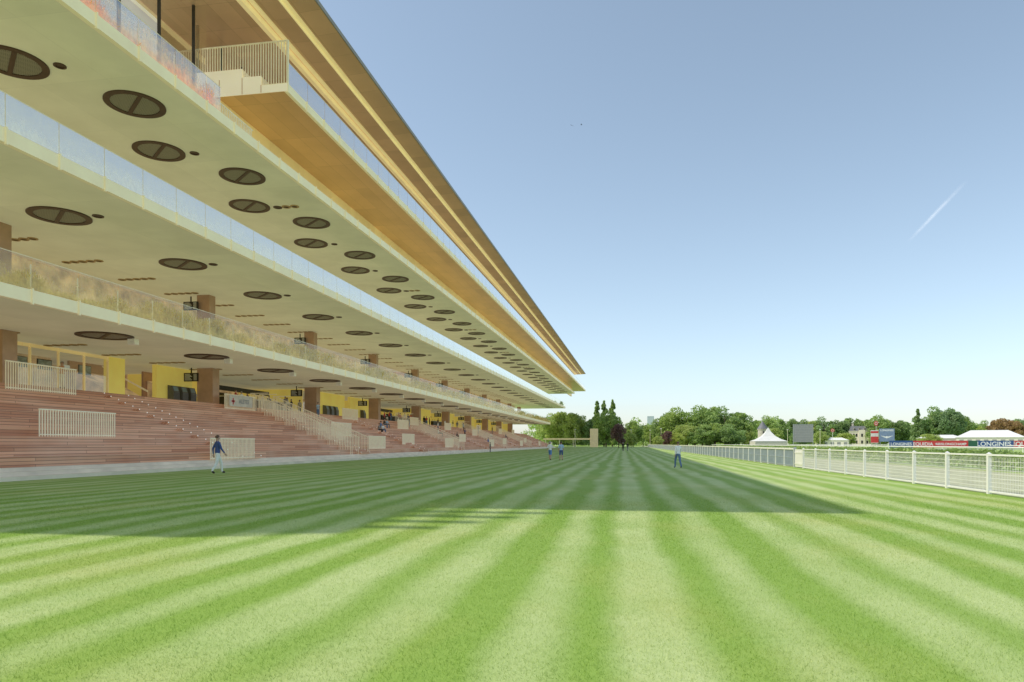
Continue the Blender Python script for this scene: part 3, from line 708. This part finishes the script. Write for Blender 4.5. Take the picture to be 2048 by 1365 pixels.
wme=(lambda b:(b.box(-.45,.45,-.06,.0,0,1.7),b.mesh('window',[dark_m]))[1])(B())
for z in (1.6,5.4):
    for x in (-5.5,-4.1,-2.7,2.7,4.1,5.5,0): 
        o=link('window',wme,e); o.location=(x,-4.02 if x else -4.52,z)
for x in (-3.8,-1.3,1.3,3.8):
    o=link('dormer_window',(lambda b:(b.box(-.45,.45,-3.9,-2.6,8.9,10.3,0),b.box(-.35,.35,-3.95,-3.91,9.1,10.1,1),b.mesh('dormer_window',[stone_m,dark_m]))[2])(B()),e); o.location=(x,0,0)
def marquee(px,D,wpx,eave,ridge,depth,label,brown=False):
    X,Y=at(px,D); w=wpx*D/1365/2
    e=top('event_marquee',label,'marquee',(X,Y,0),group='event marquees by the track'); e.rotation_euler=(0,0,math.radians(-22))
    b=B(); b.box(-w,w,-depth/2,depth/2,0,eave)
    b.obj('wall',[M('marquee_wall',(.62,.54,.46) if brown else (.80,.74,.64),.7)],e)
    b=B(); ps=[(-w-.3,-depth/2-.3,eave),(w+.3,-depth/2-.3,eave),(w+.3,depth/2+.3,eave),(-w-.3,depth/2+.3,eave),(-w*.55,0,ridge),(w*.55,0,ridge)]
    b.pts(ps,[(0,1,5,4),(1,2,5),(2,3,4,5),(3,0,4),(3,2,1,0)]); b.obj('roof',[tent_m],e)
    x=-w+1; me=(lambda b:(b.box(0,1.4,-depth/2-.05,-depth/2-.01,.6,eave-.8),b.mesh('window',[M('tinted_window',(.3,.3,.3),.3)]))[1])(B())
    while x<w-1.5: o=link('window',me,e); o.location=(x,0,0); x+=2.6
marquee(1978,262,112,3.9,6.7,10,'long white event marquee with pitched canvas roof')
marquee(1880,270,80,3.6,5.0,8,'low beige marquee with shallow white roof',True)
marquee(2110,262,100,3.9,6.4,10,'long white event marquee with pitched canvas roof')
marquee(1665,300,60,3.0,4.2,8,'low white marquee beside the park trees')
def board(px0,px1,D,z0,z1,mat,txt,tsize,label,mark=None,rot=-9,sx=1):
    X,Y=at((px0+px1)/2,D); w=(px1-px0)*D/1365/2
    e=top('advertising_board',label,'advertising board',(X,Y,0),group='advertising boards along the track'); e.rotation_euler=(0,0,math.radians(rot))
    b=B(); b.box(-w,w,-.04,.04,z0,z1); b.obj('panel',[mat],e)
    if txt: text(txt,tsize,letter_m,parent=e,loc=(0,-.05,(z0+z1)/2 if not mark else z1-tsize*.75),ext=.004,sx=sx)
    if mark=='wing':
        b=B(); zc=z0+(z1-z0)*.38
        for sgn in (-1,1):
            for k in range(3): b.pts([(sgn*.12,-.05,zc-.12*k),(sgn*(1.25-.3*k),-.05,zc+.22-.16*k),(sgn*(1.1-.3*k),-.05,zc+.10-.16*k),(sgn*.12,-.05,zc-.09-.12*k)],[(0,1,2,3)])
        b.pts([(-.16,-.055,zc+.1),(.16,-.055,zc+.1),(.1,-.055,zc-.42),(-.1,-.055,zc-.42)],[(0,1,2,3)])
        b.obj('emblem',[letter_m],e)
    pme=(lambda b:(b.box(-.05,.05,.041,.14,0,z1-.1),b.mesh('support_post',[greyp_m]))[1])(B())
    for x in (-w+.2,w-.2): o=link('support_post',pme,e); o.location=(x,0,0)
    return e
board(1781,1823,112,.85,2.0,navy_m,'LONGINES',.64,'navy blue board with white lettering beside the track')
board(1824,1867,112,.85,2.0,red_m,'EQUIDIA',.74,'red board with bold white lettering beside the track')
board(1868,1931,112,.85,2.0,red_m,'PARISLONGCHAMP',.56,'red board with long white word beside the track',sx=.95)
board(1932,1953,112,.85,2.0,greenp_m,'',.6,'dark green blank board beside the track')
board(1954,2021,112,.85,2.0,navy_m,'LONGINES',1.0,'navy blue board with white lettering beside the track')
board(2022,2080,112,.85,2.0,red_m,'EQUIDIA',.98,'red board with bold white lettering beside the track')
board(1760,1787,158,2.0,5.0,M('royal_blue_panel',(.20,.27,.42),.5),'LONGINES',.56,'blue upright board with white word and winged emblem',mark='wing',rot=-14)
e=board(1742,1756,162,1.6,4.7,M('pale_panel',(.75,.72,.70),.5),'',.6,'red and white upright board near the winning post',rot=-14)
b=B(); b.box(-.8,.8,-.055,-.045,1.75,3.2); b.obj('red_stripe',[red_m],e); b=B(); b.box(-.8,.8,-.055,-.045,4.0,4.5); b.obj('red_stripe',[red_m],e)
X0,Y0=at(1440,112); X1,Y1=at(2100,112); L_=math.hypot(X1-X0,Y1-Y0)
e=top('track_barrier','low continuous white barrier beneath the advertising boards','barrier',(X0,Y0,0)); e.rotation_euler=(0,0,math.atan2(Y1-Y0,X1-X0))
b=B(); b.box(0,L_,.3,.36,.55,.72); b.obj('rail',[white_m],e)
pme=(lambda b:(b.box(-.04,.04,.29,.37,0,.55),b.mesh('post',[white_m]))[1])(B())
x=.3
while x<L_: o=link('post',pme,e); o.location=(x,0,0); x+=3
wp=top('winning_post','white pole topped by a red and white disc','winning post',group='winning posts by the track')
b=B(); b.cyl((0,0,0),(0,0,5.0),.05,n=8); b.obj('pole',[white_m],wp)
b=B(); b.cyl((0,-.04,5.5),(0,.04,5.5),.55,n=24); b.obj('disc',[red_m],wp)
b=B(); ring(b,.24,.34,-.06,.06,24); 
for i,(x_,y_,z_) in enumerate(b.v): b.v[i]=(x_,z_,y_+5.5)
b.obj('disc_ring',[white_m],wp)
X,Y=at(1665,205); wp.location=(X,Y,0); X,Y=at(1752,190); dup(wp,(X,Y,0),0,(1,1,1.3))
X,Y=at(1188,295)
tan_m=M('tan_cladding',(.86,.68,.42),.6,0,.08,1,fill_glow=.10)
e=top('gateway','gold clad pylon with a long thin canopy beam','gateway',(X,Y,0)); b=B(); b.box(-1.7,1.7,-1.2,1.2,0,8.0); b.obj('pylon',[tan_m],e)
b=B(); b.box(-22,-1.71,-.6,.6,3.2,3.9); b.obj('beam',[tan_m],e)
for x in (-21,-15,-9): b=B(); b.cyl((x,0,0),(x,0,3.2),.12,n=8); b.obj('post',[beige_m],e)
lp=top('lamp_post','thin pale lamp post with a small round head','lamp post',group='lamp posts beyond the lawn'); b=B(); b.cyl((0,0,0),(0,0,7.5),.09,.06,8); b.obj('pole',[beige_m],lp); b=B(); b.ell((0,0,7.6),(.4,.4,.15)); b.obj('lamp_head',[white_m],lp)
X,Y=at(1150,290); lp.location=(X,Y,0)
for px,D in ((1262,300),(1300,310),(1322,280),(1575,300),(1640,290)): X,Y=at(px,D); dup(lp,(X,Y,0))
def tower(px,w,topy,label,slant=0):
    D=1800; X,Y=at(px,D); ww=w*D/1365/2; h=(888-topy)*D/1365
    e=top('office_tower',label,'tower block',(X,Y,0),group='distant towers on the skyline')
    b=B(); b.pts([(-ww,-ww,0),(ww,-ww,0),(ww,ww,0),(-ww,ww,0),(-ww,-ww,h-slant),(ww,-ww,h),(ww,ww,h),(-ww,ww,h-slant)],[(3,2,1,0),(4,5,6,7),(0,1,5,4),(1,2,6,5),(2,3,7,6),(3,0,4,7)])
    b.obj('wall',[tower_m],e); b=B(); gm_=M('tower_glass',(.55,.60,.64),.8)
    b.box(-ww*.92,ww*.92,-ww-.6,-ww-.2,6,h-slant-4); b.obj('window_band',[gm_],e)
tower(1301,13,832,'distant grey office tower above the trees'); tower(1337,10,826,'distant glass tower with slanting top',18)
m,t,bb=nt('vapour'); out=t.nodes['Material Output']; t.nodes.remove(bb)
tc=objc(t); s=sep(t,tc)
edge=math_(t,'SUBTRACT',1.0,math_(t,'ABSOLUTE',math_(t,'DIVIDE',s[1],24.0)),clamp=True)
endf=math_(t,'SUBTRACT',1.0,math_(t,'ABSOLUTE',math_(t,'DIVIDE',s[0],760.0)),clamp=True)
nn=ramp(t,noise(t,tc,.006,4),.1,.6)
al=math_(t,'MULTIPLY',math_(t,'MULTIPLY',edge,nn),math_(t,'MULTIPLY',endf,.42))
tl=t.nodes.new('ShaderNodeBsdfTranslucent'); tl.inputs[0].default_value=(1,1,1,1); tr=t.nodes.new('ShaderNodeBsdfTransparent')
mx=t.nodes.new('ShaderNodeMixShader'); t.links.new(al,mx.inputs[0]); t.links.new(tr.outputs[0],mx.inputs[1]); t.links.new(tl.outputs[0],mx.inputs[2]); t.links.new(mx.outputs[0],out.inputs[0])
p1=Vector((2513,6583,1800)); p2=Vector((2321,5090,1800)); dd=p2-p1
b=B(); b.pts([(-752,-24,0),(752,-24,0),(752,24,0),(-752,24,0)],[(0,1,2,3)]); o=b.obj('contrail',[m]); o.location=(p1+p2)/2; o.rotation_euler=(0,0,math.atan2(dd.y,dd.x)); o['label']='thin white aircraft vapour trail in blue sky'; o['category']='contrail'
bd=top('bird','small dark bird gliding with wings spread','bird',group='birds in the sky'); b=B(); b.ell((0,0,0),(.08,.28,.07)); 
b.pts([(0,-.1,.03),(.35,0,.14),(.75,.12,.02),(.35,.14,.1),(0,.12,.03)],[(0,1,2,3,4)]); b.pts([(0,-.1,.03),(-.35,0,.14),(-.75,.12,.02),(-.35,.14,.1),(0,.12,.03)],[(0,1,2,3,4)]); b.pts([(-.03,.2,0),(.03,.2,0),(.09,.42,0),(-.09,.42,0)],[(0,1,2,3)])
b.obj('bird_body',[bird_m],bd)
X,Y=at(1144,230); bd.location=(X,Y,1.5+636*230/1365); bd.rotation_euler=(.5,.3,.4); X,Y=at(1163,235); dup(bd,(X,Y,1.5+638*235/1365),1.4)

# ------------------------------------------------------------------ people
def person_mesh(pose,shorts=False):
    J={'pel':((0,0,.95),(.145,.11)),'wai':((0,0,1.10),(.135,.10)),'che':((0,-.005,1.27),(.165,.115)),'uch':((0,0,1.40),(.135,.09)),
       'nec':((0,.0,1.475),(.055,.055)),'hb':((0,-.015,1.545),(.068,.078)),'hm':((0,-.015,1.635),(.085,.10)),'ht':((0,0,1.715),(.058,.07))}
    def arm(s,sh,el,wr,ha): J['sh'+s]=(sh,(.066,.064)); J['el'+s]=(el,(.048,.048)); J['wr'+s]=(wr,(.030,.030)); J['ha'+s]=(ha,(.042,.022))
    def leg(s,hi,kn,an,to): J['hi'+s]=(hi,(.10,.10)); J['kn'+s]=(kn,(.072,.072)); J['an'+s]=(an,(.052,.054)); J['to'+s]=(to,(.046,.034))
    if pose=='stand':
        arm('L',(.175,0,1.39),(.235,.03,1.13),(.24,-.03,.89),(.235,-.06,.80)); arm('R',(-.175,0,1.39),(-.235,.03,1.13),(-.22,-.08,.91),(-.2,-.12,.83))
        leg('L',(.09,0,.90),(.10,-.01,.50),(.11,.03,.08),(.13,-.13,.035)); leg('R',(-.09,0,.90),(-.11,-.02,.50),(-.12,.02,.08),(-.15,-.14,.035))
    elif pose=='walk':
        arm('L',(.175,0,1.39),(.22,.12,1.15),(.24,.10,.91),(.24,.08,.82)); arm('R',(-.175,0,1.39),(-.22,-.08,1.14),(-.22,-.22,.95),(-.21,-.28,.88))
        leg('L',(.09,-.02,.90),(.10,-.20,.52),(.10,-.24,.09),(.11,-.39,.06)); leg('R',(-.09,.02,.90),(-.10,.08,.50),(-.11,.30,.13),(-.12,.17,.035))
    elif pose=='sit':
        for k in list(J): 
            (x,y,z),r=J[k]; J[k]=((x,y-(z-.95)*.15,z-.83),r)
        arm('L',(.175,-.08,.56),(.24,-.18,.34),(.14,-.38,.25),(.08,-.44,.24)); arm('R',(-.175,-.08,.56),(-.24,-.18,.34),(-.14,-.38,.25),(-.08,-.44,.24))
        leg('L',(.09,-.04,.10),(.13,-.46,.14),(.12,-.50,-.36),(.13,-.66,-.41)); leg('R',(-.09,-.04,.10),(-.13,-.46,.14),(-.12,-.44,-.36),(-.13,-.60,-.41))
    elif pose=='phone':
        arm('L',(.175,0,1.39),(.22,-.05,1.14),(.10,-.26,1.20),(.04,-.31,1.26)); arm('R',(-.175,0,1.39),(-.22,-.05,1.14),(-.10,-.26,1.20),(-.04,-.31,1.26))
        leg('L',(.09,0,.90),(.10,-.01,.50),(.11,.03,.08),(.13,-.13,.035)); leg('R',(-.09,0,.90),(-.11,-.02,.50),(-.12,.02,.08),(-.15,-.14,.035))
    E=[('pel','wai'),('wai','che'),('che','uch'),('uch','nec'),('nec','hb'),('hb','hm'),('hm','ht')]
    for s in 'LR': E+=[('uch','sh'+s),('sh'+s,'el'+s),('el'+s,'wr'+s),('wr'+s,'ha'+s),('pel','hi'+s),('hi'+s,'kn'+s),('kn'+s,'an'+s),('an'+s,'to'+s)]
    names=list(J); idx={k:i for i,k in enumerate(names)}
    me=bpy.data.meshes.new('sk'); me.from_pydata([J[k][0] for k in names],[(idx[a],idx[b]) for a,b in E],[])
    o=bpy.data.objects.new('sk',me); COL.objects.link(o); md=o.modifiers.new('s','SKIN'); md.use_smooth_shade=True
    for k in names:
        sv=me.skin_vertices[0].data[idx[k]]; sv.radius=J[k][1]; sv.use_root=(k=='pel')
    su=o.modifiers.new('u','SUBSURF'); su.levels=2; su.render_levels=2
    dg=bpy.context.evaluated_depsgraph_get(); dg.update(); r=bpy.data.meshes.new_from_object(o.evaluated_get(dg)); bpy.data.objects.remove(o)
    bb=B(); bb.v=[tuple(v.co) for v in r.vertices]; bb.f=[tuple(p.vertices) for p in r.polygons]
    pz=J['pel'][0][2]
    part={}
    for a,b_ in E:
        if a in('nec','hb','hm'): part[(a,b_)]=2
        elif a[:2]=='wr' : part[(a,b_)]=2
        elif a[:2]=='el' : part[(a,b_)]=2 if shorts else 0
        elif a=='pel' and b_=='wai' : part[(a,b_)]=0
        elif a[:2] in('hi',) or b_[:2]=='hi': part[(a,b_)]=1
        elif a[:2]=='kn': part[(a,b_)]=2 if shorts else 1
        elif a[:2]=='an': part[(a,b_)]=3
        else: part[(a,b_)]=0
    segs_=[(Vector(J[a][0]),Vector(J[b_][0]),part[(a,b_)],a,b_) for a,b_ in E]
    bb.m=[]
    for f in bb.f:
        c=Vector((0,0,0))
        for i in f: c+=Vector(bb.v[i])
        c/=len(f); best=9;bp=0
        for a,b_,pp,na,nb in segs_:
            ab=b_-a; tt=max(0,min(1,(c-a).dot(ab)/ab.length_squared)); d_=(c-(a+ab*tt)).length
            if d_<best:
                best=d_;bp=pp
                if na=='pel' or (na[:2]=='hi' and tt<.25): bp=0 if c.z>pz+.0 else 1
        bb.m.append(bp)
    hc=Vector(J['hm'][0])
    bb.ell(hc+Vector((0,-.102,-.012)),(.012,.02,.022),6,5,2)
    for s in (-1,1):
        bb.ell(hc+Vector((s*.084,.0,-.01)),(.010,.02,.03),6,5,2); bb.ell(hc+Vector((s*.03,-.093,.012)),(.010,.006,.006),6,4,4)
    bb.ell(hc+Vector((0,-.090,-.05)),(.020,.007,.005),6,4,4)
    for s in 'LR':
        ha=Vector(J['ha'+s][0]); wr=Vector(J['wr'+s][0]); dr=(ha-wr).normalized(); sd=dr.cross(Vector((1,0,0))).normalized() if abs(dr.x)<.9 else Vector((0,0,1))
        for i,(off,L) in enumerate(((-.027,.062),(-.009,.072),(.009,.068),(.027,.052))):
            p0=ha+sd*off; p1=p0+dr*(L*.55+.02); p2=p1+dr*L*.4+Vector((0,-.012,-.004)); bb.cyl(p0,p1,.0095,.0088,6,2); bb.cyl(p1,p2,.0088,.006,6,2)
        p0=(wr+ha)/2-sd*.02; p1=p0-sd*.035+dr*.03; bb.cyl(p0,p1,.012,.009,6,2); bb.cyl(p1,p1+dr*.03,.009,.007,6,2)
    hb_=B(); nu,nv=14,8; c=hc+Vector((0,.012,.02)); ps=[];fs=[]
    for j in range(nv):
        ph=math.pi*.60*j/(nv-1)
        for i in range(nu):
            th=2*math.pi*i/nu; p=Vector((.097*math.sin(ph)*math.cos(th),.112*math.sin(ph)*math.sin(th),.108*math.cos(ph)))
            if p.y<-.03: p.z=max(p.z,.048)
            ps.append(tuple(c+p))
    for j in range(nv-1):
        for i in range(nu): fs.append((j*nu+i,j*nu+(i+1)%nu,(j+1)*nu+(i+1)%nu,(j+1)*nu+i))
    hb_.pts(ps,fs)
    return bb,hb_
cl={}
def cloth(n,c):
    if n not in cl: cl[n]=M('cloth_'+n,c,.85,0,.12,9)
    return cl[n]
CL={'navy':(.07,.11,.28),'white':(.98,.94,.88),'beige':(.98,.93,.84),'blue':(.14,.28,.62),'jean':(.14,.22,.38),'black':(.03,.03,.032),'orange':(.80,.42,.22),'grey':(.28,.28,.29),'red':(.6,.08,.07),'lb':(.45,.60,.78)}
eye_m=M('eye_dark',(.03,.02,.02),.3); shoe_m=M('shoe_leather',(.05,.035,.03),.5)
hairs=[hair_m,M('brown_hair',(.14,.08,.045),.6,0,.3,20),M('grey_hair',(.40,.38,.36),.6,0,.2,20)]
cache={}; pc=[0]
def person(x,y,z,rz,pose,sh,tr,label,shorts=False,scale=1.0):
    k=(pose,shorts)
    if k not in cache: cache[k]=person_mesh(pose,shorts)
    bb,hb_=cache[k]
    e=top('person',label,'person',(x,y,z),group='people at the racecourse'); e.rotation_euler=(0,0,rz); e.scale=(scale,)*3
    o=bb.obj('body',[cloth(sh,CL[sh]),cloth(tr,CL[tr]),skin_m,shoe_m,eye_m],e)
    for p_ in o.data.polygons: p_.use_smooth=True
    pc[0]+=1
    h_=hb_.obj('hair',[hairs[(pc[0]*7)%3]],e)
    for p_ in h_.data.polygons: p_.use_smooth=True
    return e
pi=math.pi
person(-19.9,31.2,0,pi*.8,'walk','navy','beige','walking man in navy jacket and pale beige trousers',scale=1.1)
person(-6.5,61.8,0,pi*.95,'walk','white','blue','walking person in white shirt and blue shorts',True,.98)
person(-5.5,61.8,0,pi*1.05,'stand','lb','navy','person in light blue shirt and navy shorts on the lawn',True,.97)
person(3.35,42.9,0,pi*1.1,'walk','white','jean','walking man in white shirt and blue jeans',False,.93)
person(.1,138,0,pi,'walk','black','black','person in dark clothes walking on the lawn'); person(1.0,138.6,0,pi*.9,'walk','black','grey','person in dark clothes walking on the lawn')
person(-23.0,118,0,pi/2,'stand','black','black','person in black standing at the foot of the terrace')
LBL={'lb':'light blue'}
def tp(x,y,rz,pose,sh,tr,label,shorts=False):
    z=tz(x)
    if x<-36: z=5.0
    person(x,y,z,rz,pose,sh,tr,label,shorts)
E_=pi/2
tp(-35.3,38.4,E_,'phone','orange','beige','man in orange shirt reading a paper behind a railing')
np_=top('newspaper','open white newspaper held in both hands','newspaper',(-34.93,38.4,6.18)); b=B()
b.pts([(0,-.22,0),(.05,0,0),(.05,0,.32),(0,-.22,.32)],[(0,1,2,3)]); b.pts([(.05,0,0),(0,.22,0),(0,.22,.32),(.05,0,.32)],[(0,1,2,3)]); b.obj('paper_sheet',[white_m],np_)
tp(-35.4,61.0,E_,'sit','black','grey','person in black sitting at the top of the terrace')
person(-38.2,73.5,5,E_*.6,'phone','grey','black','person in grey standing by the bar'); person(-38.5,75.2,5,-E_,'stand','black','jean','person in black standing by the bar')
tp(-34.9,74.6,E_*.7,'phone','lb','jean','person in light blue standing on the upper terrace')
for i,(x,y,pz,a,c) in enumerate([(-31.0,84.0,'sit','grey','black'),(-31.0,85.4,'sit','white','jean'),(-32.1,87.6,'sit','blue','grey'),(-33.3,104,'stand','black','jean'),(-33.9,105.2,'phone','navy','grey'),(-31.1,113,'sit','white','black'),(-31.1,114,'sit','red','grey'),(-29.8,121,'sit','black','black'),
   (-33.2,141,'stand','lb','black'),(-32,150,'phone','grey','jean'),(-34.9,132,'stand','white','beige'),(-27.8,140,'sit','blue','jean'),(-33,172,'stand','black','grey'),(-31.1,181,'sit','grey','black'),
   (-33.2,92,'sit','black','jean'),(-33.2,93.1,'sit','lb','grey'),(-34.9,97,'stand','red','black'),(-32.2,117,'stand','white','jean'),(-29.9,128,'phone','navy','black'),(-34.9,121,'stand','black','black'),(-31.1,160,'sit','white','jean'),(-34.9,164,'stand','red','jean')]):
    tp(x,y,E_+random.uniform(-.5,.5),pz,a,c,('seated' if pz=='sit' else 'standing')+' spectator in '+LBL.get(a,a)+' top on the wooden terrace')
for i in range(30):
    y=(104.5+i*1.9 if i<13 else (137+(i-13)*4.5 if i<20 else 61+(i-20)*1.9))+random.uniform(-.5,.5); x=-36.8-random.uniform(0,1.9)
    a=random.choice(['black','white','navy','red','lb','grey']); person(x,y,5,random.uniform(0,6.28),random.choice(['stand','phone','stand']),a,random.choice(['black','jean','beige']),'standing visitor in '+LBL.get(a,a)+' top near the concourse bar')
